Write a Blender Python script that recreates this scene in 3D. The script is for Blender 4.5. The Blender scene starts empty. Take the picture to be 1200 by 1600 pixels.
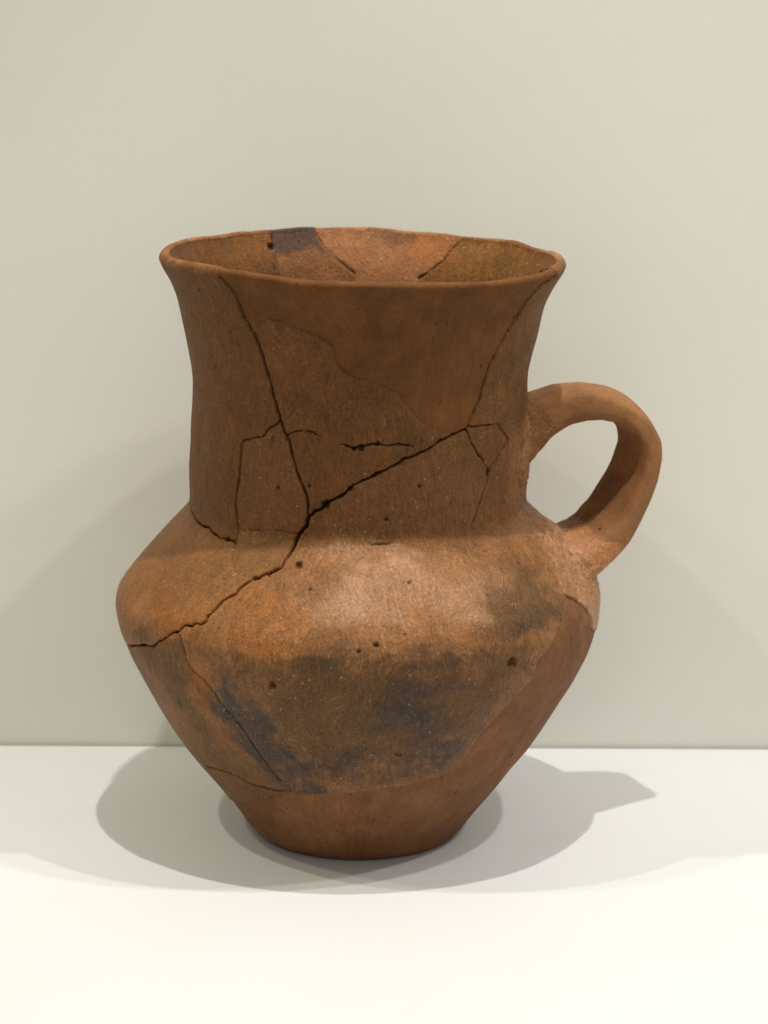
import bpy, math
import numpy as np
from mathutils import Matrix, Vector

# ================================================================= camera, world, lamps, exposure
sc = bpy.context.scene
MM = 0.001
CAM_ROLL, CAM_PITCH = math.radians(0.29), math.radians(12.72)
cam_data = bpy.data.cameras.new("camera")
cam = bpy.data.objects.new("camera", cam_data)
sc.collection.objects.link(cam)
cam_data.sensor_fit = 'VERTICAL'
cam_data.sensor_height = 36.0
cam_data.sensor_width = 27.0
cam_data.lens = 90.36
cam_data.clip_start = 0.05
cam_data.clip_end = 50.0
cp, sp, cr, sr = math.cos(CAM_PITCH), math.sin(CAM_PITCH), math.cos(CAM_ROLL), math.sin(CAM_ROLL)
c_rt = Vector((cr, sr*sp, sr*cp)); c_up = Vector((-sr, cr*sp, cr*cp)); c_bk = Vector((0, -cp, sp))
cam.matrix_world = Matrix(((c_rt.x, c_up.x, c_bk.x, 0.0083), (c_rt.y, c_up.y, c_bk.y, -0.85),
                           (c_rt.z, c_up.z, c_bk.z, 0.305), (0, 0, 0, 1)))
cam_data.dof.use_dof = True
cam_data.dof.focus_distance = 0.83
cam_data.dof.aperture_fstop = 16.0
sc.camera = cam

world = bpy.data.worlds.new("World"); sc.world = world
world.use_nodes = True
bg = world.node_tree.nodes["Background"]
bg.inputs["Color"].default_value = (1.0, 0.98, 0.92, 1)
bg.inputs["Strength"].default_value = 0.38

def lamp(name, loc, aim, watts, color, radius, cone=46):
    """small spotlight in the ceiling of the display case"""
    d = bpy.data.lights.new(name, 'SPOT'); d.energy = watts; d.color = color; d.shadow_soft_size = radius
    d.spot_size = math.radians(cone); d.spot_blend = 1.0
    o = bpy.data.objects.new(name, d); o.location = loc
    o.rotation_euler = (Vector(aim)-Vector(loc)).to_track_quat('-Z', 'Y').to_euler(); sc.collection.objects.link(o)
    return o
lamp("case_lamp_middle", (0.060, -0.267, 1.20), (0.03, -0.05, 0), 29.0, (1.0, 0.98, 0.94), 0.009)
lamp("case_lamp_left", (-0.580, -0.290, 1.20), (0.00, -0.05, 0), 15.0, (1.0, 0.94, 0.74), 0.012)
lamp("added_lamp_far_left", (-0.800, -0.300, 1.20), (0.00, -0.05, 0), 11.0, (1.0, 0.94, 0.74), 0.026)  # unseen extra lamp, split off the left one to soften wall shadows
lamp("case_lamp_right", (0.560, -0.290, 1.20), (0.07, -0.05, 0), 19.0, (1.0, 0.98, 0.95), 0.014)
lamp("case_lamp_far_right", (0.840, -0.320, 1.20), (0.07, -0.05, 0), 20.0, (1.0, 0.98, 0.95), 0.03)

sc.view_settings.view_transform = 'Standard'
sc.view_settings.look = 'None'
sc.view_settings.exposure = 0.0
sc.view_settings.gamma = 1.0
sc.view_settings.use_curve_mapping = False
sc.cycles.use_denoising = True
sc.cycles.denoiser = 'OPENIMAGEDENOISE'
sc.cycles.denoising_input_passes = 'RGB_ALBEDO_NORMAL'
sc.cycles.denoising_prefilter = 'NONE'
sc.cycles.use_adaptive_sampling = True
sc.cycles.adaptive_threshold = 0.02
sc.cycles.max_bounces = 6
sc.cycles.diffuse_bounces = 3

# ================================================================= materials
def srgb(r, g, b):
    f = lambda c: (c/255/12.92) if c/255 <= .04045 else ((c/255+.055)/1.055)**2.4
    return (f(r), f(g), f(b), 1)

class NT:
    """small helper round a material's node tree"""
    def __init__(self, name):
        self.m = bpy.data.materials.new(name); self.m.use_nodes = True
        self.t = self.m.node_tree; self.n = self.t.nodes; self.l = self.t.links
        self.bsdf = self.n["Principled BSDF"]
    def node(self, kind, **inp):
        x = self.n.new(kind)
        for k, v in inp.items():
            self.put(x.inputs[k.replace('_', ' ')] if k.replace('_', ' ') in x.inputs else x.inputs[int(k[1:])], v)
        return x
    def put(self, sock, v):
        if isinstance(v, bpy.types.NodeSocket): self.l.new(v, sock)
        else: sock.default_value = v
    def math(self, op, a, b=0.0, c=0.0, clamp=False):
        x = self.n.new('ShaderNodeMath'); x.operation = op; x.use_clamp = clamp
        for i, v in enumerate((a, b, c)): self.put(x.inputs[i], v)
        return x.outputs[0]
    def mix(self, fac, a, b, blend='MIX'):
        x = self.n.new('ShaderNodeMix'); x.data_type = 'RGBA'; x.blend_type = blend; x.clamp_factor = True
        self.put(x.inputs[0], fac); self.put(x.inputs[6], a); self.put(x.inputs[7], b)
        return x.outputs[2]
    def ramp(self, v, lo, hi, a=0.0, b=1.0):
        x = self.n.new('ShaderNodeMapRange'); x.interpolation_type = 'SMOOTHSTEP'
        self.put(x.inputs[0], v); x.inputs[1].default_value = lo; x.inputs[2].default_value = hi
        x.inputs[3].default_value = a; x.inputs[4].default_value = b
        return x.outputs[0]
    def noise(self, vec, scale, detail=3.0, rough=.55, distort=0.0):
        x = self.n.new('ShaderNodeTexNoise'); self.put(x.inputs['Vector'], vec)
        x.inputs['Scale'].default_value = scale; x.inputs['Detail'].default_value = detail
        x.inputs['Roughness'].default_value = rough; x.inputs['Distortion'].default_value = distort
        return x.outputs[0]
    def voronoi(self, vec, scale, rand=1.0):
        x = self.n.new('ShaderNodeTexVoronoi'); self.put(x.inputs['Vector'], vec)
        x.inputs['Scale'].default_value = scale; x.inputs['Randomness'].default_value = rand
        return x
    def mapping(self, vec, scale=(1, 1, 1), rot=0.0, loc=(0, 0, 0)):
        x = self.n.new('ShaderNodeMapping'); self.put(x.inputs[0], vec)
        x.inputs[1].default_value = loc; x.inputs[2].default_value = (0, 0, rot); x.inputs[3].default_value = scale
        return x.outputs[0]
    def attr(self, name):
        x = self.n.new('ShaderNodeAttribute'); x.attribute_name = name
        return x.outputs['Fac']
    def coords(self):
        return self.n.new('ShaderNodeTexCoord')

def surface_coords(N):
    """position along the jug's wall in millimetres (round it, up it), and in the round"""
    uv = N.n.new('ShaderNodeUVMap'); uv.uv_map = "wall_mm"
    ob = N.coords().outputs['Object']
    mmv = N.n.new('ShaderNodeVectorMath'); mmv.operation = 'SCALE'; N.put(mmv.inputs[0], ob); mmv.inputs[3].default_value = 1000.0
    # let the strokes bend a little instead of all running straight up
    nz = N.n.new('ShaderNodeTexNoise'); N.put(nz.inputs['Vector'], mmv.outputs[0]); nz.inputs['Scale'].default_value = .06; nz.inputs['Detail'].default_value = 0.0
    sc_ = N.n.new('ShaderNodeVectorMath'); sc_.operation = 'MULTIPLY_ADD'; N.put(sc_.inputs[0], nz.outputs['Color'])
    sc_.inputs[1].default_value = (16, 9, 0); N.put(sc_.inputs[2], uv.outputs[0])
    return sc_.outputs[0], mmv.outputs[0]

ORANGE, SOOT, GREY, PALE, RECESS_DARK = srgb(148, 90, 40), srgb(45, 46, 48), srgb(84, 60, 32), srgb(172, 120, 72), srgb(38, 27, 20)

def clay(name, base, second, rough=.50, scratch=1.0, streak=1.0, rot=0.0, gloss=.2):
    N = NT(name); uv, ob = surface_coords(N)
    # wide, soft changes of the fired colour
    big = N.noise(ob, .045, 3, .6)
    mid = N.noise(ob, .16, 3, .65)
    col = N.mix(N.ramp(N.math('ADD', N.math('MULTIPLY', big, .6), N.math('MULTIPLY', mid, .4)), .38, .62), base, second)
    col = N.mix(N.math('MULTIPLY', N.attr('umber'), .8), col, N.mix(mid, srgb(114, 71, 33), srgb(90, 59, 29)))
    blot = N.noise(ob, .45, 4, .78)
    wob = N.math('MULTIPLY_ADD', N.math('SUBTRACT', blot, .5), 2.0, 0.0)
    def patch(attr, strength=1.0):
        a = N.attr(attr)
        ed = N.math('MULTIPLY', N.math('SUBTRACT', 1.0, N.math('ABSOLUTE', N.math('MULTIPLY_ADD', a, 2.0, -1.0))), wob)
        return N.math('MULTIPLY', N.math('ADD', a, ed, clamp=True), strength, clamp=True)
    col = N.mix(patch('orange', .62), col, ORANGE)
    col = N.mix(patch('grey', .8), col, GREY)
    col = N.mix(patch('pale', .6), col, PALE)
    col = N.mix(patch('soot', .72), col, SOOT)
    # burnishing strokes
    st1 = N.noise(N.mapping(uv, (1.0, .10, 1), rot), 1.0, 3, .65, 0.0)
    st2 = N.noise(N.mapping(uv, (1.5, .22, 1), rot+.55), 1.0, 3, .65, 0.0)
    st = N.math('ADD', N.math('MULTIPLY', st1, .6), N.math('MULTIPLY', st2, .4))
    fine = N.noise(ob, 1.05, 3, .8)
    val = N.math('ADD', N.math('MULTIPLY_ADD', N.math('SUBTRACT', st, .5), .95*streak, 1.0), N.math('MULTIPLY', N.math('SUBTRACT', fine, .5), 1.5))
    val = N.math('ADD', val, N.math('MULTIPLY', N.math('SUBTRACT', N.noise(ob, .27, 3, .7), .5), .7))
    hs = N.node('ShaderNodeHueSaturation', Color=col, Value=val); col = hs.outputs[0]
    # pale scratches: short thin strokes in several directions
    keep = N.ramp(N.noise(ob, .13, 2, .6), .36, .56)
    def strokes(r, sx, sy, seed, lo, hi):
        return N.ramp(N.noise(N.mapping(uv, (sx, sy, 1), r, (seed*7.1, seed*3.7, 0)), 1.0, 1.5, .6, 0.0), lo, hi)
    s = N.math('MAXIMUM', strokes(.3+rot, 1.5, .32, 1, .64, .73), strokes(-.75, 1.6, .42, 2, .64, .73))
    s = N.math('MAXIMUM', s, strokes(1.2, 1.4, .34, 3, .65, .74))
    s = N.math('MULTIPLY', s, keep)
    # pale grains and lime specks, dark grains
    v1 = N.voronoi(ob, .42); cell = N.n.new('ShaderNodeSeparateColor'); N.put(cell.inputs[0], v1.outputs['Color'])
    size = N.math('MULTIPLY_ADD', cell.outputs[0], .16, .02)
    grain = N.math('MULTIPLY', N.math('LESS_THAN', v1.outputs['Distance'], size), N.math('GREATER_THAN', cell.outputs[1], .58))
    v2 = N.voronoi(ob, .30); cell2 = N.n.new('ShaderNodeSeparateColor'); N.put(cell2.inputs[0], v2.outputs['Color'])
    dark = N.math('MULTIPLY', N.ramp(v2.outputs['Distance'], .05, .12, 1, 0), N.math('GREATER_THAN', cell2.outputs[1], .72))
    light = N.math('MAXIMUM', N.math('MULTIPLY', s, .25*scratch), N.math('MULTIPLY', grain, .38*scratch))
    col = N.mix(light, col, srgb(206, 178, 146))
    col = N.mix(N.math('MULTIPLY', dark, .75), col, srgb(48, 30, 20))
    col = N.mix(N.attr('recess_dark'), col, RECESS_DARK)
    N.put(N.bsdf.inputs['Base Color'], col)
    N.put(N.bsdf.inputs['Roughness'], N.math('ADD', N.math('MULTIPLY_ADD', st, -.42, rough+.22), N.math('MULTIPLY', fine, .14)))
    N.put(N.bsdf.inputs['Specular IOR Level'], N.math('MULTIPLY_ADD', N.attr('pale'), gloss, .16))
    h = N.math('ADD', N.math('MULTIPLY', st2, .8*streak), N.math('MULTIPLY', N.noise(ob, .8, 3, .8), 1.2))
    b = N.node('ShaderNodeBump', Height=h); b.inputs['Distance'].default_value = .00055; b.inputs['Strength'].default_value = .8
    N.put(N.bsdf.inputs['Normal'], b.outputs[0])
    return N.m

def plaster(name, base, second, rot=0.0, streak=1.0, pits=1.0):
    """tinted restoration fill: even, matt, finely sanded"""
    N = NT(name); uv, ob = surface_coords(N)
    big = N.noise(ob, .05, 3, .55, .5)
    col = N.mix(N.ramp(big, .35, .65), base, second)
    st = N.noise(N.mapping(uv, (.45, .05, 1), rot), 1.0, 5, .65, 1.0)
    fine = N.noise(ob, 1.2, 5, .8)
    val = N.math('ADD', N.math('MULTIPLY_ADD', N.math('SUBTRACT', st, .5), .55*streak, 1.0), N.math('MULTIPLY', N.math('SUBTRACT', fine, .5), .9))
    val = N.math('ADD', val, N.math('MULTIPLY', N.math('SUBTRACT', N.noise(ob, .13, 5, .7), .5), .95))
    hs = N.node('ShaderNodeHueSaturation', Color=col, Value=val); col = hs.outputs[0]
    pv = N.mapping(uv, (.20, .10, 1), rot)
    v2 = N.voronoi(pv, 1.0); c2 = N.n.new('ShaderNodeSeparateColor'); N.put(c2.inputs[0], v2.outputs['Color'])
    pit = N.math('MULTIPLY', N.ramp(v2.outputs['Distance'], .04, .12, 1, 0), N.math('GREATER_THAN', c2.outputs[1], 1-.34*pits))
    v3 = N.voronoi(ob, .33); c3 = N.n.new('ShaderNodeSeparateColor'); N.put(c3.inputs[0], v3.outputs['Color'])
    pit = N.math('MAXIMUM', pit, N.math('MULTIPLY', N.ramp(v3.outputs['Distance'], .06, .15, .8, 0), N.math('GREATER_THAN', c3.outputs[1], 1-.2*pits)))
    col = N.mix(N.math('MULTIPLY', pit, .8), col, srgb(52, 31, 20))
    col = N.mix(N.attr('recess_dark'), col, RECESS_DARK)
    N.put(N.bsdf.inputs['Base Color'], col)
    N.bsdf.inputs['Roughness'].default_value = .72
    N.bsdf.inputs['Specular IOR Level'].default_value = .15
    h = N.math('ADD', N.math('MULTIPLY', st, .5*streak), N.math('MULTIPLY', fine, .4))
    h = N.math('SUBTRACT', h, N.math('MULTIPLY', pit, 1.4))
    b = N.node('ShaderNodeBump', Height=h); b.inputs['Distance'].default_value = .0003; b.inputs['Strength'].default_value = .8
    N.put(N.bsdf.inputs['Normal'], b.outputs[0])
    return N.m

def painted(name, base, second, rough, grain, grain_scale, speck=False):
    """painted board of the display case"""
    N = NT(name); ob = N.coords().outputs['Object']
    col = N.mix(N.ramp(N.noise(ob, 6, 3, .5), .35, .65), base, second)
    fine = N.noise(ob, grain_scale, 3, .6)
    val = N.math('MULTIPLY_ADD', N.math('SUBTRACT', fine, .5), .035, 1.0)
    hs = N.node('ShaderNodeHueSaturation', Color=col, Value=val); col = hs.outputs[0]
    h = fine
    if speck:
        v = N.voronoi(ob, 26); c = N.n.new('ShaderNodeSeparateColor'); N.put(c.inputs[0], v.outputs['Color'])
        sp_ = N.math('MULTIPLY', N.ramp(v.outputs['Distance'], .01, .05, 1, 0), N.math('GREATER_THAN', c.outputs[1], .90))
        h = N.math('ADD', h, N.math('MULTIPLY', sp_, 2.2))
    else:
        v = N.voronoi(ob, 55); c = N.n.new('ShaderNodeSeparateColor'); N.put(c.inputs[0], v.outputs['Color'])
        dust = N.math('MULTIPLY', N.math('LESS_THAN', v.outputs['Distance'], N.math('MULTIPLY_ADD', c.outputs[0], .03, .008)), N.math('GREATER_THAN', c.outputs[1], .93))
        col = N.mix(N.math('MULTIPLY', dust, .35), col, srgb(120, 112, 100))
        col = N.mix(N.ramp(N.noise(ob, 22, 4, .7), .55, .75, 0, .06), col, srgb(170, 160, 140))
    N.put(N.bsdf.inputs['Base Color'], col)
    N.bsdf.inputs['Roughness'].default_value = rough
    N.bsdf.inputs['Specular IOR Level'].default_value = .3
    b = N.node('ShaderNodeBump', Height=h); b.inputs['Distance'].default_value = grain; b.inputs['Strength'].default_value = .7
    N.put(N.bsdf.inputs['Normal'], b.outputs[0])
    return N.m

# ================================================================= the display case: shelf and back wall
def link(o, parent=None):
    sc.collection.objects.link(o)
    if parent: o.parent = parent
    return o

def board(name, x0, x1, y0, y1, z0, z1, mat, label, bevel):
    import bmesh
    bm = bmesh.new(); bmesh.ops.create_cube(bm, size=1)
    for v in bm.verts:
        v.co = Vector(((x0+x1)/2+v.co.x*(x1-x0), (y0+y1)/2+v.co.y*(y1-y0), (z0+z1)/2+v.co.z*(z1-z0)))
    bmesh.ops.bevel(bm, geom=list(bm.edges), offset=bevel, segments=3, affect='EDGES', profile=.5)
    me = bpy.data.meshes.new(name); bm.to_mesh(me); bm.free(); me.materials.append(mat)
    o = link(bpy.data.objects.new(name, me)); o['kind'] = 'structure'; o['label'] = label
    return o

WALL_Y = 0.0928
shelf_mat = painted("white_shelf_paint", srgb(216, 216, 215), srgb(213, 213, 211), .55, .00006, 900)
wall_mat = painted("grey_wall_paint", srgb(222, 220, 209), srgb(217, 215, 203), .7, .00006, 650, True)
board("shelf", -1.0, 1.0, -0.50, WALL_Y-.0012, -0.03, 0.0, shelf_mat, "white painted display shelf under the clay jug", .0006)
board("wall", -1.0, 1.0, WALL_Y, WALL_Y+.03, -0.20, 1.0, wall_mat, "pale grey back wall of the display case", .001)

# ---------------------------------------------------------------- jug surface (millimetres)
PROFILE = np.array([  # height, wall radius on the side away from the handle, radius on the handle side
 (0,35.4,34.6),(0.8,36.7,35.7),(2.2,38.2,37.0),(4.5,39.8,38.6),(7.7,41.8,40.8),(12,44.7,44.1),(19.9,50.9,50.5),(26.8,56.5,55.8),
 (34,61.8,61.5),(40.2,65.8,65.6),(48,70.3,70.4),(57,75.0,75.7),(64.5,78.6,79.2),(71,80.9,81.1),(76.5,82.1,81.9),
 (81.5,82.7,82.1),(86,81.8,81.2),(89,80.2,80.0),(92.5,77.6,77.8),(97,73.9,74.4),(101,70.5,70.9),(107,65.2,64.9),
 (112.6,59.9,59.4),(115.0,57.9,57.1),(117,57.4,56.2),(123.7,57.5,55.8),(130,57.4,55.8),(137.7,56.7,55.7),(144,56.3,55.7),
 (150.5,55.8,55.7),(159.5,55.6,55.8),(163.7,56.0,56.1),(169,57.0,57.1),(175,58.1,58.6),(181,59.3,59.7),(184.5,60.0,60.3),
 (187.5,60.7,61.1),(190.3,61.7,62.4),(193.3,62.9,64.0),(195.7,64.2,65.5),(197.5,65.2,66.7),(199,65.7,67.4)])
_zg = np.arange(0, 199.01, 0.25)
def _smooth(a, n):
    k = np.exp(-0.5*(np.arange(-3*n, 3*n+1)/n)**2); k /= k.sum()
    p = np.r_[2*a[0]-a[3*n:0:-1], a, 2*a[-1]-a[-2:-3*n-2:-1]]
    return np.convolve(p, k, 'valid')
_rl = _smooth(np.interp(_zg, PROFILE[:,0], PROFILE[:,1]), 4)
_rr = _smooth(np.interp(_zg, PROFILE[:,0], PROFILE[:,2]), 4)
RIM_T = np.array([-200,-188,-175,-157,-145,-134,-124,-114,-106,-98,-89,-77,-68,-58,-46,-34,-20,-4,14,27,37,43,55,63,73.5,87,101,107,118,130,140.5,151,160])
RIM_Z = np.array([202.3,202.0,201.6,201.6,202.2,202.3,202.1,201.4,200.5,200.3,200.4,200.0,199.7,199.2,199.0,199.0,199.3,199.7,199.7,199.4,200.2,200.3,199.8,200.6,200.9,201.9,202.0,202.2,201.7,201.8,201.4,201.9,202.3])
def sstep(a, b, x):
    t = np.clip((x-a)/(b-a), 0, 1); return t*t*(3-2*t)
def lean(z):
    t = np.clip((z-85)/115, 0, 1); t = t*t*(3-2*t)*.6+t*.4
    return 6-10*t-3.5*(1-sstep(0, 60, z))
def radius(th, z):
    w = .5+.5*np.cos(np.radians(th))
    zz = np.clip(z, 0, 199)
    return np.interp(zz, _zg, _rl)*(1-w)+np.interp(zz, _zg, _rr)*w
def place(th, r, z):
    """angle (deg), distance from the axis, nominal height -> point, with the lean and the wavy rim"""
    t = np.radians(th)
    tw = (np.asarray(th)+200) % 360-200
    zz = z+(np.interp(tw, RIM_T, RIM_Z)-201)*sstep(150, 200, z)
    return np.stack([r*np.cos(t), r*np.sin(t)+lean(z), zz], -1)
def thickness(z):
    return np.interp(z, [0, 90, 120, 170, 199], [8, 6.5, 6.2, 5.0, 3.5])
def inner_rz(th, z):
    """inside of the wall behind the outside point (angle, height): set back square to the wall near the flaring rim"""
    dr = (radius(th, z+.5)-radius(th, z-.5))*sstep(150, 175, z)
    dr = np.where(z > 197.5, .62, dr)
    c = 1/np.sqrt(1+dr*dr); t = thickness(z)
    return np.maximum(radius(th, z)-t*c, 4), z+t*c*dr

# courses of the breaks, edges of the fills and spots on the wall: (angle in degrees round the axis, height in mm)
BREAKS = {
 'K1a': [(-131.4, 198.4), (-130.4, 197.8), (-128.1, 193.8), (-127.1, 188.2), (-124.4, 182.0), (-123.3, 180.8)],
 'K1b': [(-123.3, 180.8), (-122.4, 178.8), (-120.8, 173.8), (-119.7, 168.2), (-118.7, 162.2), (-116.4, 155.4)],
 'K1c': [(-116.4, 155.4), (-116.3, 154.4), (-114.3, 149.8), (-111.8, 143.2), (-109.4, 136.0), (-107.3, 131.2), (-106.2, 127.0), (-106.2, 122.6)],
 'K2a': [(-51.8, 150.0), (-57.8, 148.8), (-62.1, 147.6), (-66.8, 144.8), (-71.9, 143.0), (-77.7, 140.6), (-83.9, 137.8), (-89.9, 135.0), (-92.4, 133.0), (-97.2, 129.6), (-100.4, 127.6), (-104.0, 125.2), (-106.2, 122.6)],
 'K2b': [(-106.2, 122.6), (-108.0, 118.6), (-109.8, 116.0), (-110.4, 112.8), (-111.3, 110.0), (-112.2, 107.2), (-115.2, 105.2), (-119.0, 103.6)],
 'K2c': [(-119.0, 103.6), (-121.1, 101.4), (-123.6, 97.8), (-126.3, 93.8), (-126.8, 92.8), (-127.7, 90.0), (-130.2, 88.8), (-133.5, 87.4), (-136.4, 84.6)],
 'K2d': [(-136.4, 84.6), (-140.0, 81.0), (-144.8, 77.0), (-150.2, 75.6), (-161.0, 71.6)],
 'K3a': [(-116.4, 155.4), (-116.7, 153.8), (-119.4, 151.6), (-122.3, 148.6), (-126.2, 147.2), (-130.5, 146.0), (-131.7, 144.0), (-132.0, 138.4), (-132.3, 132.2), (-133.7, 125.2), (-132.9, 117.6), (-131.6, 113.6), (-130.8, 111.8)],
 'K3b': [(-130.8, 111.8), (-130.1, 110.2), (-129.0, 107.6), (-126.6, 105.4), (-123.0, 103.8), (-119.0, 103.6)],
 'K4': [(-167.7, 115.6), (-158.4, 114.4), (-148.4, 113.8), (-140.3, 112.8), (-135.0, 112.4), (-130.8, 111.8)],
 'K5': [(-114.3, 149.8), (-113.1, 149.6), (-109.4, 151.0), (-106.1, 151.4), (-102.3, 150.0)],
 'K6': [(-96.0, 147.6), (-93.8, 147.0), (-91.2, 146.0), (-89.4, 147.0), (-83.4, 147.6), (-77.7, 147.4), (-71.9, 146.4)],
 'K7': [(-51.8, 150.0), (-50.9, 152.0), (-45.9, 160.0), (-44.6, 166.6), (-43.2, 171.8), (-41.0, 176.8), (-37.8, 182.2), (-33.9, 186.4), (-32.3, 192.6), (-29.0, 197.2), (-20.7, 199.0)],
 'K8': [(-51.8, 150.0), (-51.2, 151.4), (-45.6, 150.8), (-36.9, 150.2)],
 'K9a': [(-51.8, 150.0), (-50.0, 145.8), (-43.8, 138.8), (-41.3, 134.6)],
 'K9b': [(-36.9, 150.2), (-29.6, 143.6), (-32.6, 141.2), (-41.3, 134.6)],
 'K9c': [(-41.3, 134.6), (-41.3, 132.8), (-44.7, 126.4), (-47.9, 119.8), (-50.1, 117.2)],
 'K10': [(-136.4, 84.6), (-134.4, 84.2), (-133.1, 80.8), (-132.5, 76.6), (-131.1, 73.8), (-128.4, 71.2), (-126.0, 68.2), (-124.1, 63.4), (-121.5, 58.6), (-119.7, 54.2), (-119.0, 49.8), (-117.6, 45.6), (-115.4, 38.6), (-111.0, 30.8)],
 'K11': [(-150.5, 31.0), (-140.3, 32.8), (-134.0, 33.2), (-129.2, 32.0), (-125.3, 30.2), (-120.3, 30.2), (-114.8, 30.4), (-111.0, 30.8)],
 'K12': [(-29.0, 93.2), (-25.5, 90.4), (-21.9, 86.0), (-19.5, 82.4), (-17.3, 77.4)],
 'K13': [(-86.6, 114.4), (-83.7, 114.6), (-78.8, 114.8)],
 'K16': [(-106.5, 117.2), (-115.4, 117.4), (-125.0, 116.8), (-131.9, 115.8)],
 'FN': [(-123.3, 180.8), (-120.9, 184.4), (-117.9, 186.6), (-114.3, 186.6), (-110.0, 186.0), (-105.5, 184.8), (-99.5, 182.2), (-97.8, 180.2), (-96.8, 176.0), (-94.7, 172.2), (-91.7, 170.2), (-85.8, 168.6), (-80.9, 166.2), (-76.7, 163.2), (-74.0, 160.0), (-70.8, 155.4), (-66.8, 152.8), (-62.9, 150.6), (-57.8, 149.6), (-51.8, 150.0)],
 'FB1': [(-145.1, 17.4), (-130.8, 21.8), (-123.2, 24.8), (-116.0, 27.4), (-111.0, 30.8)],
 'FB2': [(-111.0, 30.8), (-109.5, 29.6), (-99.2, 31.8), (-89.6, 32.6), (-83.9, 33.6), (-75.3, 34.4), (-69.6, 35.8), (-63.9, 37.2), (-59.7, 39.2), (-57.2, 44.6), (-56.9, 49.8), (-54.9, 54.6), (-52.5, 60.0), (-49.8, 65.2), (-45.9, 69.6), (-44.0, 76.2), (-41.6, 77.6), (-38.3, 82.0), (-35.0, 86.0), (-31.4, 90.6), (-29.0, 93.2)],
 'K14': [(104.8, 198.2), (103.2, 194.9), (99.0, 190.2), (96.0, 188.0), (92.4, 185.4)],
 'K15': [(57.0, 198.8), (59.4, 195.8), (61.4, 191.1), (64.2, 188.6), (69.0, 185.6)],
 'KG': [(120.2, 198.3), (120.8, 194.9), (121.4, 191.0), (122.0, 187.7)],
 'BI': [(112.4, 197.1), (111.8, 194.3), (78.6, 196.7), (65.6, 196.7), (82.4, 191.3), (12.8, 197.0), (143.2, 197.0)],
 'B_soot': [(-119.6, 64.0), (-118.2, 49.6), (-109.4, 37.8), (-77.4, 73.6), (-83.0, 64.8), (-82.5, 43.8), (-61.4, 47.4), (-89.6, 81.0), (-72.5, 82.2), (-38.4, 89.2), (-98.3, 67.4), (-113.0, 74.6)],
 'B_orange': [(-151.1, 92.0), (-130.7, 86.6), (-129.6, 68.4), (-123.9, 50.6), (-110.3, 96.4), (-108.3, 85.8), (-110.3, 170.8), (-157.8, 100.2), (-68.7, 66.2), (-93.9, 65.4), (-56.4, 77.2), (-71.0, 158.4)],
 'B_grey': [(-146.3, 78.8), (-144.6, 70.4), (-106.8, 74.4), (-89.6, 53.0), (-136.1, 56.8), (-44.4, 102.0), (-66.0, 50.8)],
 'B_pale': [(-89.7, 102.8), (-79.1, 106.0), (-66.3, 99.8), (-83.6, 95.8), (-5.4, 136.2), (-8.9, 145.8), (-73.1, 124.6), (-89.7, 111.2), (-18.9, 102.2)],
 'B_pits': [(-107.3, 108.4), (-100.4, 127.6), (-41.3, 134.4), (-109.1, 73.0), (-52.8, 77.2), (-85.7, 87.2), (-69.8, 133.0), (-116.7, 132.0), (-105.9, 133.4), (-89.0, 146.2), (-3.3, 151.0), (-35.3, 187.0), (-36.8, 182.4), (-47.3, 171.4), (-143.6, 193.0), (-75.9, 104.0), (-83.6, 147.6), (-92.4, 133.0), (-89.6, 85.4), (-134.7, 112.4), (-91.2, 146.0), (-80.7, 122.6), (-79.5, 48.0), (-78.6, 47.4), (-102.5, 102.0)],
}

# ================================================================= noise for the modelled relief
_rng = np.random.RandomState(11)
_tab = _rng.rand(4096)
def vnoise(p):
    i = np.floor(p).astype(np.int64); f = p-i; f = f*f*(3-2*f)
    def h(dx, dy, dz):
        n = (i[..., 0]+dx)*73856093 ^ (i[..., 1]+dy)*19349663 ^ (i[..., 2]+dz)*83492791
        return _tab[(n ^ (n >> 13)) & 4095]
    x, y, z = f[..., 0], f[..., 1], f[..., 2]
    a = h(0,0,0)*(1-x)+h(1,0,0)*x; b = h(0,1,0)*(1-x)+h(1,1,0)*x
    c = h(0,0,1)*(1-x)+h(1,0,1)*x; d = h(0,1,1)*(1-x)+h(1,1,1)*x
    return (a*(1-y)+b*y)*(1-z)+(c*(1-y)+d*y)*z-.5
def fbm(p, wl, octaves=3, gain=.5):
    s = 0; a = 1
    for k in range(octaves):
        s = s+a*vnoise(p/wl+17.3*k+100); wl *= .5; a *= gain
    return s

# ================================================================= grid over the wall: outside, lip, inside
def columns():
    """angles, closer together on the side where the breaks are"""
    front = np.arange(-192.0, 22.0, .255); back = np.arange(22.0, 168.0, .52)
    return np.r_[front, back]
TH = columns(); NC = len(TH)
zf = np.arange(0, 199.001, .05); rf = (np.interp(zf, _zg, _rl)+np.interp(zf, _zg, _rr))/2
arc = np.r_[0, np.cumsum(np.hypot(np.diff(zf), np.diff(rf)))]
z_out = np.interp(np.linspace(0, arc[-1], int(arc[-1]/.36)), arc, zf); NO = len(z_out)
s_out = np.interp(z_out, zf, arc)
lip_a = np.radians(np.linspace(-32, 148, 16)[1:-1]); NL = len(lip_a)
z_in = np.r_[np.arange(199.0, 160, -.42), np.arange(160, 30, -2.5), 22, 15, 11]; NI = len(z_in)
rows_z = np.r_[z_out, np.full(NL, 199.0), z_in]; NR = len(rows_z)
T2, Z2 = np.meshgrid(TH, rows_z, indexing='ij')
R2 = radius(T2, Z2)
OUTER = np.zeros(NR, bool); OUTER[:NO] = True
LIP = np.zeros(NR, bool); LIP[NO:NO+NL] = True
INNER = ~(OUTER | LIP)
LR = 1.75
R2[:, LIP] += LR*(np.cos(lip_a)-math.cos(math.radians(-32)))
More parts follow.
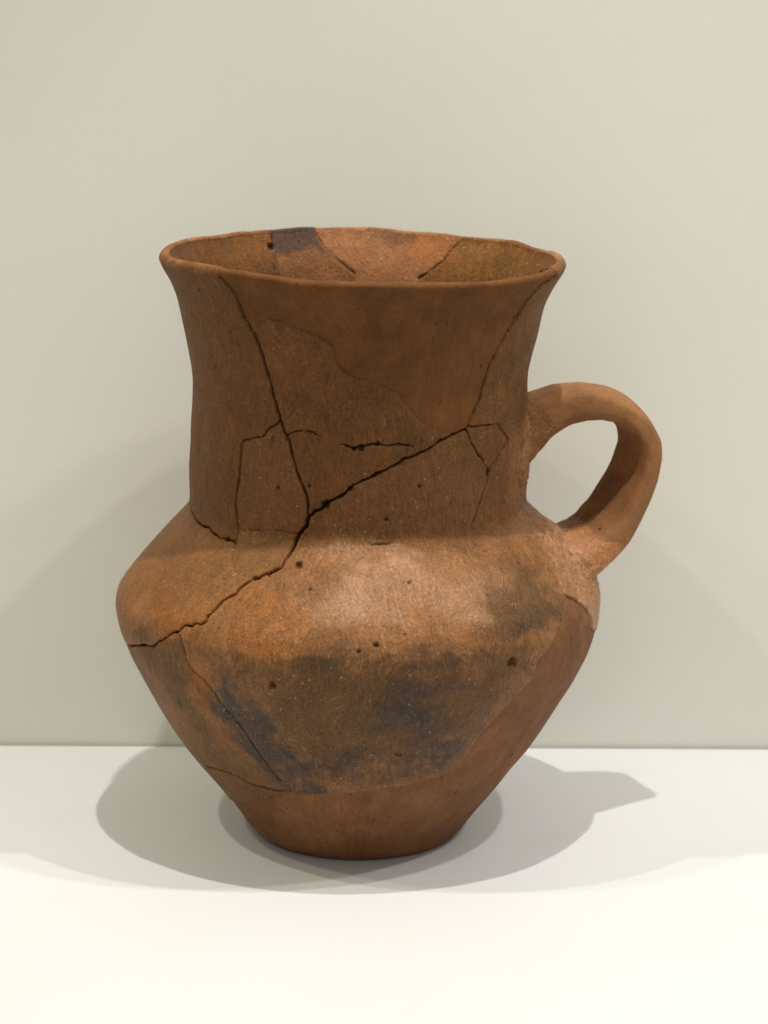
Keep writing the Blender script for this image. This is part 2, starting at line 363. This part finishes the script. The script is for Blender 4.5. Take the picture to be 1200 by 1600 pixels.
Z2[:, LIP] = 199.0+LR*(np.sin(lip_a)-math.sin(math.radians(-32)))
R2[:, INNER], Z2[:, INNER] = inner_rz(T2[:, INNER], Z2[:, INNER])
P0 = place(T2, R2, Z2)                       # smooth wall, mm
U2 = np.radians(T2)*70.0
V2 = np.r_[s_out, s_out[-1]+np.linspace(.4, 8, NL), s_out[-1]+8+(198.6-z_in)][None, :]+0*T2

# ---- what belongs to which piece: closed outlines in (angle, height)
def poly(*names, extra=()):
    pts = []
    for n in names:
        seq = B[n[1:]][::-1] if n.startswith('-') else B[n]
        pts += [p for p in seq if not pts or p != pts[-1]]
    return np.array(pts+list(extra), float)
def inside(pts, x, y):
    r = np.zeros(x.shape, bool); n = len(pts)
    m = (x >= pts[:, 0].min()) & (x <= pts[:, 0].max()) & (y >= pts[:, 1].min()) & (y <= pts[:, 1].max())
    xs, ys = x[m], y[m]; rr = np.zeros(xs.shape, bool)
    for i in range(n):
        (xa, ya), (xb, yb) = pts[i], pts[(i+1) % n]
        if ya == yb: continue
        c = ((ya > ys) != (yb > ys)) & (xs < (xb-xa)*(ys-ya)/(yb-ya)+xa)
        rr ^= c
    r[m] = rr; return r

def roughen(line, amp, seed):
    """finely jagged course of a break, in (angle, height)"""
    rs = np.random.RandomState(seed); p = np.array(line, float)
    for k in range(3):
        a, b = p[:-1], p[1:]; m = (a+b)/2; d = b-a
        ln = np.hypot(d[:, 0]*1.2, d[:, 1])[:, None]
        nrm = np.c_[-d[:, 1]/1.2, d[:, 0]*1.2]/np.maximum(ln, 1e-6)
        m = m+nrm*rs.normal(0, 1, (len(m), 1))*np.minimum(ln*.08, .7*amp/(k+1))
        q = np.empty((len(p)+len(m), 2)); q[0::2] = p; q[1::2] = m; p = q
    return [tuple(x) for x in p]
AMP = dict(K1a=.12, K1b=.3, K1c=.3, K2a=.4, K2b=.45, K2c=.4, K2d=.4, K3a=.45, K3b=.4, K4=.45, K5=.4, K6=.45, K7=.12, K8=.4, K9a=.35, K9b=.35,
           K9c=.35, K10=.35, K11=.3, K12=.15, K13=.3, K16=.25, FN=.25, FB1=.35, FB2=.35, K14=.1, K15=.1, KG=.1)
B = {k: (roughen(v, AMP[k], i+3) if k in AMP else v) for i, (k, v) in enumerate(BREAKS.items())}

TW = np.where(T2 > 120.5, T2-360, T2)      # -240 .. 120
PART = np.zeros(T2.shape, np.int8)
NAMES = ['belly_sherd', 'shoulder_sherd', 'belly_sherd', 'belly_sherd', 'base_fill', 'neck_sherd', 'neck_sherd', 'neck_sherd',
         'neck_fill', 'neck_sherd', 'neck_sherd', 'rim_sherd', 'rim_sherd']
BELLY, SHOULDER, BELLY_LEFT, BELLY_LOW, BASE, NECK_LEFT, NECK_SMALL, NECK_MID, NECK_FILL, NECK_RIGHT, NECK_TRI, RIM_ORANGE, RIM_GREY = range(13)
f_T = (TW[:, :-1]+np.roll(TW, -1, 0)[:, :-1])/2; f_T = np.where(abs(TW[:, :-1]-np.roll(TW, -1, 0)[:, :-1]) > 90, -239.7, f_T)
f_Z = ((rows_z[:-1]+rows_z[1:])/2)[None, :]+0*f_T
F = np.zeros(f_T.shape, np.int8)
TOP = 215.0
k15 = np.array(B['K15'])[::-1]; k14 = np.array(B['K14'])[::-1]; kg = np.array(B['KG'])[::-1]
t15 = np.interp(f_Z, k15[:, 1], k15[:, 0])+np.clip(186-f_Z, 0, 60)*.35
t14 = np.interp(f_Z, k14[:, 1], k14[:, 0])-np.clip(186-f_Z, 0, 60)*.3
F[(f_Z > 148.5) & (f_T > -28)] = NECK_RIGHT
F[(f_Z > 118) & (f_T > 45)] = NECK_RIGHT
m = (f_Z > 118) & (f_T > t15); F[m] = RIM_ORANGE
m = (f_Z > 118) & (f_T > t14); F[m] = RIM_GREY
def put(part, pts, where=None):
    m = inside(pts, f_T, f_Z)
    if where is not None: m &= where
    F[m] = part
put(NECK_LEFT, poly('K1a', 'K1b', 'K3a', '-K4', extra=[(-180, 117), (-240.1, 118), (-240.1, TOP), (-131.6, TOP)]))
put(SHOULDER, poly('K4', 'K3b', 'K2c', 'K2d', extra=[(-200, 74), (-240, 80), (-240, 118), (-180, 117)]))
put(BELLY_LEFT, poly('-K2d', 'K10', '-K11', extra=[(-200, 30), (-240, 35), (-240, 80), (-200, 74)]))
put(BELLY_LOW, poly('K11', '-FB1', extra=[(-175, 12), (-240, 10), (-240, 35), (-200, 30)]))
put(NECK_SMALL, poly('K1c', 'K2b', '-K3b', '-K3a'))
put(NECK_MID, poly('FN', 'K2a', '-K1c', '-K1b'))
put(NECK_FILL, poly('K1a', 'FN', 'K7', extra=[(-17, TOP), (-131.6, TOP)]))
put(NECK_RIGHT, poly('-K7', 'K8', extra=[(-20, 149), (-20, TOP)][:1]+[(-19.9, 199.0)]))
put(NECK_RIGHT, poly('-K7', 'K8', extra=[(0, 149), (0, TOP), (-17, TOP)]))
put(NECK_TRI, poly('K8', 'K9b', '-K9a'))
put(BASE, poly('FB1', 'FB2', 'K12', extra=[(0, 70), (40, 40), (90, 14), (120.4, 10), (120.4, -5), (-240.1, -5), (-240.1, 10), (-175, 12)]))
FILL_F = (F == BASE) | (F == NECK_FILL)

# ---- relief: hand-made unevenness, breaks, recessed fills, pits
N0 = np.cross(np.roll(P0, -1, 0)-np.roll(P0, 1, 0), np.gradient(P0, axis=1))
N0 /= np.maximum(np.linalg.norm(N0, axis=-1, keepdims=True), 1e-9)
low = fbm(P0, 46.0, 2)*1.1*sstep(0, 25, Z2)*(1-.6*sstep(190, 199, Z2))
small = fbm(P0*np.array([1, 1, .45]), 9.0, 3)*.34
disp = np.where(OUTER[None, :] | LIP[None, :], low, low*.4)+small
disp += np.where(LIP[None, :], fbm(P0+50, 9.0, 3, .5)*.3, 0)
disp *= sstep(-1, 4, Z2)
# pieces sit a touch proud of or behind each other
off = np.array([0, .24, -.14, -.10, -.48, .30, -.10, .12, -.18, .24, -.14, 0, .16])
fo = off[F]
vo = np.zeros(T2.shape); cnt = np.zeros(T2.shape)
for dx in (0, 1):
    g = np.roll(fo, dx, 0)
    vo[:, :-1] += g; cnt[:, :-1] += 1; vo[:, 1:] += g; cnt[:, 1:] += 1
disp += np.where(INNER[None, :], 0, vo/cnt)
recess_dark = np.zeros(T2.shape)  # darker colour inside breaks and pits

def surface_point(t, z, inner=False):
    t = np.asarray(t, float); z = np.asarray(z, float)
    if inner: return place(t, *inner_rz(t, z))
    return place(t, radius(t, z), z)

def carve(line, width, depth, seed, inner=False, taper=(1, 1), tdark=.75):
    """cut a break of varying width (mm) along a line on the wall"""
    global disp, recess_dark
    p = np.array(line, float)
    seg = np.hypot(np.diff(p[:, 0])*1.2, np.diff(p[:, 1])); L = np.r_[0, np.cumsum(seg)]
    s = np.arange(0, L[-1]+.2, .2); s[-1] = min(s[-1], L[-1])
    t = np.interp(s, L, p[:, 0]); z = np.interp(s, L, p[:, 1])
    Q = surface_point(t, z, inner)
    rs = np.random.RandomState(seed)
    kn = np.arange(0, L[-1]+6, 2.6); wv = np.interp(s, kn, np.clip(rs.lognormal(0, .42, len(kn)), .35, 2.2))
    fr = s/max(L[-1], 1e-6)
    wv *= np.interp(fr, [0, .12, .88, 1], [taper[0], 1, 1, taper[1]])
    tt = TW if not (p[:, 0].min() > 0) else T2
    cols = np.where((TH_W(tt) >= t.min()-3) & (TH_W(tt) <= t.max()+3))[0]
    if inner: rows = np.where((INNER | LIP) & (rows_z >= z.min()-3))[0]
    else: rows = np.where((OUTER | (LIP if z.max() > 197 else False)) & (rows_z >= z.min()-3) & (rows_z <= z.max()+3))[0]
    sub = P0[np.ix_(cols, rows)].reshape(-1, 3)
    best = np.full(len(sub), 1e9); bw = np.ones(len(sub))
    for a in range(0, len(Q), 24):
        q = Q[a:a+25]; w_ = wv[a:a+25]
        near = np.where((np.abs(sub-(q.min(0)+q.max(0))/2) <= (q.max(0)-q.min(0))/2+2.5).all(1))[0]
        if len(near) == 0: continue
        d = np.sqrt(((sub[near][:, None]-q[None])**2).sum(-1)); j = d.argmin(1); dm = d[np.arange(len(near)), j]
        up = dm < best[near]; best[near[up]] = dm[up]; bw[near[up]] = w_[j[up]]
    hw = np.maximum(width*bw*.40, .09)
    k = np.clip(1-(best-hw*.3)/(hw*.95+.13), 0, 1)
    cut = depth*np.minimum(1, bw*1.1)*k*k*(3-2*k)
    chip = .16*np.clip(1-best/(hw*2.2+.7), 0, 1)**2
    shp = (len(cols), len(rows))
    disp[np.ix_(cols, rows)] -= np.maximum(cut, chip).reshape(shp)
    recess_dark[np.ix_(cols, rows)] = np.maximum(recess_dark[np.ix_(cols, rows)], (tdark*np.clip(k*1.4-.3, 0, 1)*np.minimum(1, bw)).reshape(shp))
def TH_W(tt): return tt[:, 0]

for name, width, depth, tp in (('K1a', .75, 1.0, (.6, 1)), ('K1b', .62, 2.6, (.8, 1)), ('K1c', .64, 2.8, (1, .8)), ('K2a', .74, 2.6, (.4, 1)),
        ('K2b', 1.1, 3.0, (1, 1)), ('K2c', .62, 2.4, (1, 1)), ('K2d', .52, 2.2, (1, .7)), ('K3a', .27, 1.1, (1.6, .7)), ('K3b', .14, .22, (1, .4)),
        ('K4', .46, 1.7, (.5, 1)), ('K5', .26, 1.2, (1, .2)), ('K6', .48, 1.9, (.3, .3)), ('K7', .8, 1.0, (.5, .8)), ('K8', .26, 1.1, (1.3, .4)),
        ('K9a', .42, 1.2, (1.4, 1)), ('K9b', .4, 1.3, (.2, 1.3)), ('K9c', .45, 1.6, (1, .3)), ('K10', .30, 1.2, (.5, .2)), ('K11', .5, 1.5, (.5, .2)),
        ('K12', .7, 1.6, (.4, 1.2)), ('K13', .35, .8, (.2, .2)), ('K16', .25, .45, (1, .3))):
    carve(B[name], width, depth, sum(map(ord, name)), taper=tp, tdark=.35 if name in ('K1a', 'K7', 'K12') else .7)
carve(B['FN'], .55, .28, 5, tdark=.18); carve(B['FB1'], .4, .35, 6, tdark=.1); carve(B['FB2'], .45, .30, 7, tdark=.15)
carve(B['K14'], .32, .8, 8, inner=True); carve(B['K15'], .6, 1.5, 9, inner=True, taper=(.3, 1.4)); carve(B['KG'], .35, .5, 10, inner=True)
carve([(-20.7, 199.0), (-12, 199), (-6, 197.5), (2, 196), (10, 193)], .7, 1.4, 12, inner=True)

def dent(t, z, rad, depth, c=.5, inner=False, stretch=1.0):
    global disp, recess_dark
    q = surface_point(t, z, inner)
    cols = np.where(np.abs(TH_W(TW)-t) < 4)[0] if not inner else np.where(np.abs(TH-t) < 4)[0]
    rows = np.where((INNER if inner else OUTER) & (np.abs(rows_z-z) < 4))[0]
    v = P0[np.ix_(cols, rows)]-q; v[..., 2] *= stretch
    d = np.linalg.norm(v, axis=-1)
    d = d*(1+.5*vnoise(P0[np.ix_(cols, rows)]*1.7))
    k = np.clip(1-d/rad, 0, 1); k = np.minimum(1, k*1.8)
    disp[np.ix_(cols, rows)] -= depth*k
    recess_dark[np.ix_(cols, rows)] = np.maximum(recess_dark[np.ix_(cols, rows)], c*k)
PIT_SIZE = [1.5, 1.7, 1.5, 1.4, 2.2, 1.1, .8, .8, .8, 1.3, .8, .7, .7, .6, .7, .8, 1.0, 1.0, .8, 1.1, 1.0, .8, .8, .7, .7]
for (t, z), s in zip(BREAKS['B_pits'], PIT_SIZE): dent(t, z, s, min(1.6, s*1.0), .6)
dent(121.3, 195.0, 1.6, 1.8, .6, True)
rs = np.random.RandomState(5)
for k in range(150):
    t, z = rs.uniform(-185, 0), rs.uniform(20, 190); s = rs.lognormal(-.75, .35)
    dent(t, z, s, s*.5, .3, stretch=rs.uniform(.5, 1.6))

# ---- swelling of the wall where the handle grows out of it
HANDLE_T = 6.0
def swell(z, t, rz, rt, a):
    return a*np.exp(-((Z2-z)/rz)**2-((TW-t)/rt)**2)
disp += np.where(OUTER[None, :], swell(137, HANDLE_T-2, 11, 13, 3.0)+swell(97, HANDLE_T, 9, 12, 3.2), 0)
crust = np.where(OUTER[None, :], swell(136, HANDLE_T-12, 16, 18, 1)+swell(97, HANDLE_T-14, 12, 22, 1.2), 0)
disp += crust*fbm(P0, 3.0, 4, .65)*1.5

P = (P0+N0*disp[..., None])
P[..., 2] = np.maximum(P[..., 2], 0.0)

# ---- fired colour patches as masks, with a highlight and shade painted in
def blob(t, z, rt, rz, rot=0.0, soft=.9):
    du = (TW-t)*math.pi/180*np.maximum(radius(t, z), 20)+WX; dv = (Z2-z)*1.15+WZ
    c, s = math.cos(rot), math.sin(rot)
    a = (du*c+dv*s)/rt; b = (-du*s+dv*c)/rz
    d = np.sqrt(a*a+b*b)
    return 1-sstep(1-soft*.5, 1+soft*.5, d)
warp = fbm(P0, 11.0, 4, .6)
WX = fbm(P0+300, 22.0, 4, .6)*13; WZ = fbm(P0+700, 22.0, 4, .6)*10
def paint(items):
    r = np.zeros(T2.shape)
    for it in items: r = np.maximum(r, blob(*it[:4], *(it[5:] if len(it) > 5 else ()))*it[4])
    return np.clip(r+warp*.9*np.minimum(r*2, 1)*np.minimum((1-r)*3, 1), 0, 1)
OUTM = (~INNER)[None, :]
soot = paint([(-117, 57, 7.5, 12, 1.0, .3), (-113.5, 45, 9, 11, 1.0, .35), (-108, 36, 11, 6.5, 1.0, -.2), (-75, 71, 12, 5, .75), (-81, 63, 12, 7, .6),
              (-90, 44, 32, 9, .6), (-64, 47, 7, 8, .75), (-75, 82, 36, 5.5, .38, .04), (-34, 88, 6, 9, .65, .4), (-70, 54, 14, 9, .45), (-45, 90, 14, 6, .35)])*OUTM
orange = paint([(-152, 93, 20, 9, .85), (-133, 86, 11, 6, .85), (-129.5, 68, 4.5, 12, .9, .15), (-124, 52, 4.5, 12, .75, .3), (-110.5, 96, 12, 6, .8), (-112, 85, 16, 5, .85),
                (-150, 52, 7, 12, .35), (-110.3, 172, 12, 10, .22), (-68, 66, 9, 5, .55), (-52, 80, 7, 9, .5), (-94, 64, 12, 7, .35), (-60, 71, 8, 6, .45), (-71, 158, 10, 6, .3), (-40, 108, 14, 3, .5, -.1)])*OUTM
grey = paint([(-147, 78, 6, 6, .85), (-145, 71, 7, 7, .85), (-107, 75, 14, 6, .65), (-91, 54, 22, 11, .55), (-137, 58, 6, 12, .55), (-46, 95, 18, 9, .85), (-44, 103, 12, 5, .6), (-66, 51, 10, 9, .6), (-86, 62, 46, 20, .95), (-84, 78, 46, 5, .75), (-60, 76, 28, 9, .75),
              (-20, 165, 16, 20, .4)])*OUTM  # grey-brown clay; the band under the belly ridge paints its shade
pale = paint([(-90, 100, 17, 9, .75), (-76, 103, 17, 8, .75), (-66, 100, 16, 7, .6), (-54, 104, 12, 4, .4), (-5, 137, 12, 9, .75), (-9, 146, 8, 6, .6), (-86, 112, 22, 3.5, .35), (-19, 100, 10, 8, .9), (-150, 88, 8, 5, .4)])*OUTM  # front shoulder blobs paint its highlight into the clay; others are pale crust
root_zone = inside(poly('K12', extra=[(-12, 72), (30, 72), (34, 108), (-14, 108), (-22, 104), (-27, 99)]), TW+WX*.06, Z2+WZ*.08)*OUTM
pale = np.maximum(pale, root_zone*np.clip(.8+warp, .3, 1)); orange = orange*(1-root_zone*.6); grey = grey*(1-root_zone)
pale[:, LIP] = np.maximum(pale[:, LIP], np.clip(.25+warp[:, LIP]*1.2, 0, .8)); orange[:, LIP] = np.maximum(orange[:, LIP], np.clip(.35+WX[:, LIP]*.05, 0, .6))
umber = sstep(109, 117, Z2+WZ*.15)*(1-.9*np.clip(crust, 0, 1))*OUTM  # umber neck clay, darkened further in place of shade
soot = soot*np.clip(.92+fbm(P0+40, 5.0, 3, .6)*.9, .35, 1)
ti = T2
def iblob(t, z, rt, rz): return (1-sstep(.7, 1.2, np.sqrt(((ti-t)*1.05/rt)**2+((Z2-z)/rz)**2)+warp*.35))
chip = sstep(193, 195.5, Z2+warp*3)*sstep(121.2, 120.2, ti)*sstep(-.3, .6, ti-np.interp(Z2, k14[:, 1], k14[:, 0]))
soot = np.where(INNER[None, :] | LIP[None, :], np.maximum(soot, chip*.95), soot)
pale = np.where(LIP[None, :], pale*(1-chip), pale); orange = np.where(LIP[None, :], orange*(1-chip), orange)
orange = np.where(INNER[None, :], np.maximum(orange, iblob(68, 198, 11, 8)*.8*(ti > 56)), orange)
grey = np.where(INNER[None, :], np.maximum(grey, np.maximum(iblob(78, 201, 7, 5)*.6, iblob(40, 196, 14, 4)*.25)), grey)

# ---- cut the wall into its sherds and fills, each a mesh of its own
def sub_mesh(name, faces_mask, mat):
    i, j = np.where(faces_mask)
    i2 = (i+1) % NC
    quads = np.stack([i*NR+j, i2*NR+j, i2*NR+j+1, i*NR+j+1], 1)
    used, inv = np.unique(quads, return_inverse=True); quads = inv.reshape(-1, 4)
    me = bpy.data.meshes.new(name)
    nv, nf = len(used), len(quads)
    me.vertices.add(nv); me.vertices.foreach_set('co', (P.reshape(-1, 3)[used]*MM).astype(np.float32).ravel())
    me.loops.add(nf*4); me.loops.foreach_set('vertex_index', quads.astype(np.int32).ravel())
    me.polygons.add(nf); me.polygons.foreach_set('loop_start', np.arange(0, nf*4, 4, dtype=np.int32))
    me.polygons.foreach_set('use_smooth', np.ones(nf, bool))
    me.update(calc_edges=True)
    for an, arr in (('soot', soot), ('orange', orange), ('grey', grey), ('pale', pale), ('recess_dark', recess_dark), ('umber', umber)):
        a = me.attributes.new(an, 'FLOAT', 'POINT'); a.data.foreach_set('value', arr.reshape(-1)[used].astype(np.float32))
    uvl = me.uv_layers.new(name="wall_mm")
    uv = np.stack([U2.reshape(-1)[used], V2.reshape(-1)[used]], 1)[quads.ravel()]
    uvl.data.foreach_set('uv', uv.astype(np.float32).ravel())
    me.materials.append(mat)
    return me

jug = link(bpy.data.objects.new("jug", None))
jug['label'] = "mended reddish-brown clay jug with flaring neck and one loop handle"
jug['category'] = "jug"
jug.empty_display_size = .02

c_neck = clay("clay_neck", srgb(119, 76, 37), srgb(101, 66, 33), .50, .5, 1.5)
c_side = clay("clay_neck_side", srgb(130, 85, 38), srgb(110, 73, 33), .48, 1.0, 1.3, .0, .3)
c_belly = clay("clay_belly", srgb(146, 99, 58), srgb(123, 83, 48), .28, .8, 1.6, .15, .5)
c_left = clay("clay_belly_left", srgb(120, 82, 44), srgb(102, 71, 40), .45, .9, .9, -.3, .3)
c_shoulder = clay("clay_shoulder", srgb(138, 92, 50), srgb(122, 84, 48), .42, .8, .9, -.4, .3)
c_orange = clay("clay_rim_orange", srgb(148, 98, 60), srgb(136, 92, 60), .6, .6, .5, 1.4)
c_grey = clay("clay_rim_grey", srgb(132, 86, 50), srgb(116, 76, 45), .6, .6, .5, 1.4)
f_neck = plaster("fill_neck", srgb(107, 67, 32), srgb(98, 62, 29), 0.0, 1.0, .6)
f_base = plaster("fill_base", srgb(125, 85, 54), srgb(110, 73, 45), -.45, 1.3, 1.2)
f_handle = plaster("fill_handle", srgb(146, 102, 65), srgb(132, 91, 57), 0.0, 1.0, .8)

MATS = {BELLY: c_belly, SHOULDER: c_shoulder, BELLY_LEFT: c_left, BELLY_LOW: c_left, BASE: f_base, NECK_LEFT: c_neck, NECK_SMALL: c_shoulder,
        NECK_MID: c_neck, NECK_FILL: f_neck, NECK_RIGHT: c_side, NECK_TRI: c_side, RIM_ORANGE: c_orange, RIM_GREY: c_grey}
LABELS = {BELLY: "large burnished belly sherd with soot-black patches", SHOULDER: "orange-brown shoulder sherd", BASE: "smooth plain brown restoration fill round the foot",
          NECK_FILL: "smooth plain brown restoration fill of the front neck", RIM_ORANGE: "bright orange sherd inside the back rim", RIM_GREY: "sherd with a grey-black patch inside the back rim"}
for pid in range(13):
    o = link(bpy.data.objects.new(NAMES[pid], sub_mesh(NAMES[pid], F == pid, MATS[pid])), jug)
    if pid in LABELS: o['label'] = LABELS[pid]

# floor of the jug, outside (standing on the shelf) and inside
def disc(name, row, z, mat):
    ring = P[::6, row].copy(); n = len(ring)
    if z is not None: ring[:, 2] = z
    c = ring.mean(0)
    vs = [tuple(c*MM)]+[tuple(v*MM) for v in ring]
    me = bpy.data.meshes.new(name); me.from_pydata(vs, [], [(0, 1+(k+1) % n, 1+k) for k in range(n)]); me.materials.append(mat)
    for an in ('soot', 'orange', 'grey', 'pale', 'recess_dark', 'umber'): me.attributes.new(an, 'FLOAT', 'POINT')
    me.uv_layers.new(name="wall_mm")
    return link(bpy.data.objects.new(name, me), jug)
disc("foot", 0, None, f_base)
disc("floor", NR-1, None, c_grey)

# ================================================================= handle: strap swept along its bow
#            out from axis, height, half thickness towards the jug, half thickness outwards, half width
BOW = np.array([(47, 135.0, 15, 13, 14.0), (53, 137.3, 13.0, 11, 13.6), (58, 139.8, 10.3, 8.2, 12.8), (65, 143.4, 8.0, 5.8, 12.0), (72.5, 146.4, 7.2, 5.2, 11.8),
                (80, 147.8, 6.8, 4.9, 11.6), (87.5, 146.8, 6.0, 4.7, 11.5), (94.8, 143.6, 4.5, 4.5, 11.5), (100.0, 138.2, 4.2, 4.3, 11.5), (101.8, 131.2, 4.3, 4.2, 11.5),
                (100.3, 122.5, 4.3, 4.2, 11.6), (96.8, 114.2, 4.4, 4.3, 11.8), (92.2, 106.6, 4.7, 4.6, 12.4), (87, 100.0, 5.8, 4.9, 14.2), (81, 94.0, 10.0, 5.2, 17.5),
                (74, 88.5, 14.0, 5.6, 20.0), (68, 83, 16, 6, 21.0)])
BOW[:, 0] *= .942; BOW[:, 1] += 3.3
def resample(tab, n):
    L = np.r_[0, np.cumsum(np.hypot(np.diff(tab[:, 0]), np.diff(tab[:, 1])))]
    s = np.linspace(0, L[-1], n); r = np.stack([np.interp(s, L, tab[:, k]) for k in range(tab.shape[1])], 1)
    w = 11
    k = np.hanning(2*w+1); k /= k.sum()
    for c in range(r.shape[1]):
        pad = np.r_[2*r[0, c]-r[w:0:-1, c], r[:, c], 2*r[-1, c]-r[-2:-w-2:-1, c]]; r[:, c] = np.convolve(pad, k, 'valid')
    return r, L[-1]
NS, NA = 300, 120
bow, bow_len = resample(BOW, NS)
tg = np.gradient(bow[:, :2], axis=0); tg /= np.linalg.norm(tg, axis=1, keepdims=True)
nrm = np.stack([-tg[:, 1], tg[:, 0]], 1)          # outward side of the bow (upwards at the start)
ang = np.linspace(0, 2*math.pi, NA, endpoint=False)
ca, sa = np.cos(ang), np.sin(ang)
ex = .47
cw = np.sign(ca)*np.abs(ca)**ex; ct = np.sign(sa)*np.abs(sa)**(ex+.12)
tr = math.radians(HANDLE_T); e_r = np.array([math.cos(tr), math.sin(tr), 0]); e_t = np.array([-math.sin(tr), math.cos(tr), 0]); e_z = np.array([0, 0, 1.0])
half = np.where(sa[None, :] > 0, bow[:, 3:4], bow[:, 2:3])
a_n = ct[None, :]*half; a_w = cw[None, :]*bow[:, 4:5]
sf_ = np.linspace(0, 1, NS)[:, None]
twist = .40*sstep(.36, .58, sf_)*(1-sstep(.74, .90, sf_))
a_n, a_w = a_n*np.cos(twist)-a_w*np.sin(twist), a_w*np.cos(twist)+a_n*np.sin(twist)
rho = bow[:, 0:1]+nrm[:, 0:1]*a_n; zz = bow[:, 1:2]+nrm[:, 1:2]*a_n
H0 = rho[..., None]*e_r+a_w[..., None]*e_t+zz[..., None]*e_z+np.array([0, 2.0, 0])
HN = np.cross(np.gradient(H0, axis=0), np.roll(H0, -1, 1)-np.roll(H0, 1, 1)); HN /= np.maximum(np.linalg.norm(HN, axis=-1, keepdims=True), 1e-9)
if ((H0-H0.mean(1, keepdims=True))*HN).sum(-1).mean() < 0: HN = -HN
sfrac = np.linspace(0, 1, NS)[:, None]
rough_end = sstep(.80, .88, sfrac)+sstep(.17, .10, sfrac)*.7
hd = fbm(H0, 15, 2)*1.5+fbm(H0, 4, 2)*.22+sstep(.80, .88, sfrac)*fbm(H0, 3.0, 4, .65)*1.3+sstep(.17, .10, sfrac)*fbm(H0, 3.6, 3)*.6
HP = H0+HN*hd[..., None]
h_edge1 = .165+.012*np.sin(ang*2+1)+.01*np.cos(ang*3)
h_edge2 = .795+.02*np.sin(ang+2)+.012*np.cos(ang*3+1)
h_pale = (sstep(.80, .9, sfrac)+.5*sstep(.14, .06, sfrac))*np.clip(.85+fbm(H0, 6, 3)*1.2, 0, 1); h_orange = np.clip(sstep(.76, .82, sfrac)*(1-sstep(.84, .9, sfrac))*.4+fbm(H0, 7, 2)*.2*rough_end, 0, 1)
h_grey = sstep(.2, .1, sfrac)*np.clip(fbm(H0, 6, 3), 0, 1)*.5
z0 = np.zeros((NS, NA))
def handle_mesh(name, mask, mat):
    i, j = np.where(mask); j2 = (j+1) % NA
    quads = np.stack([i*NA+j, i*NA+j2, (i+1)*NA+j2, (i+1)*NA+j], 1)
    used, inv = np.unique(quads, return_inverse=True); quads = inv.reshape(-1, 4)
    me = bpy.data.meshes.new(name)
    me.from_pydata((HP.reshape(-1, 3)[used]*MM).tolist(), [], quads.tolist())
    me.polygons.foreach_set('use_smooth', np.ones(len(quads), bool))
    for an, arr in (('soot', z0), ('orange', h_orange), ('grey', h_grey), ('pale', h_pale), ('recess_dark', z0), ('umber', z0)):
        a = me.attributes.new(an, 'FLOAT', 'POINT'); a.data.foreach_set('value', (arr+z0).reshape(-1)[used].astype(np.float32))
    uvl = me.uv_layers.new(name="wall_mm")
    uu = (ang*8)[None, :]+z0; vv = sfrac*bow_len+z0
    uvl.data.foreach_set('uv', np.stack([uu.reshape(-1)[used], vv.reshape(-1)[used]], 1)[quads.ravel()].astype(np.float32).ravel())
    me.materials.append(mat); me.update()
    return me
fs = (np.arange(NS-1)+.5)/NS
m1 = fs[:, None] < h_edge1[None, :]; m3 = fs[:, None] > h_edge2[None, :]
c_crust = clay("clay_handle_root", srgb(168, 116, 76), srgb(146, 98, 62), .40, 1.4, .8, 0.0, .5)
c_stub = clay("clay_handle_stub", srgb(140, 95, 58), srgb(128, 86, 52), .6, .8, .8)
hdl = link(bpy.data.objects.new("handle", handle_mesh("handle", ~m1 & ~m3, f_handle)), jug); hdl['label'] = "smooth brown strap of the loop handle"
o = link(bpy.data.objects.new("handle_stub", handle_mesh("handle_stub", m1, c_stub)), hdl); o['label'] = "brown original stub where the handle leaves the neck"
o = link(bpy.data.objects.new("handle_root", handle_mesh("handle_root", m3, c_crust)), hdl); o['label'] = "rough pinkish original root of the handle on the shoulder"
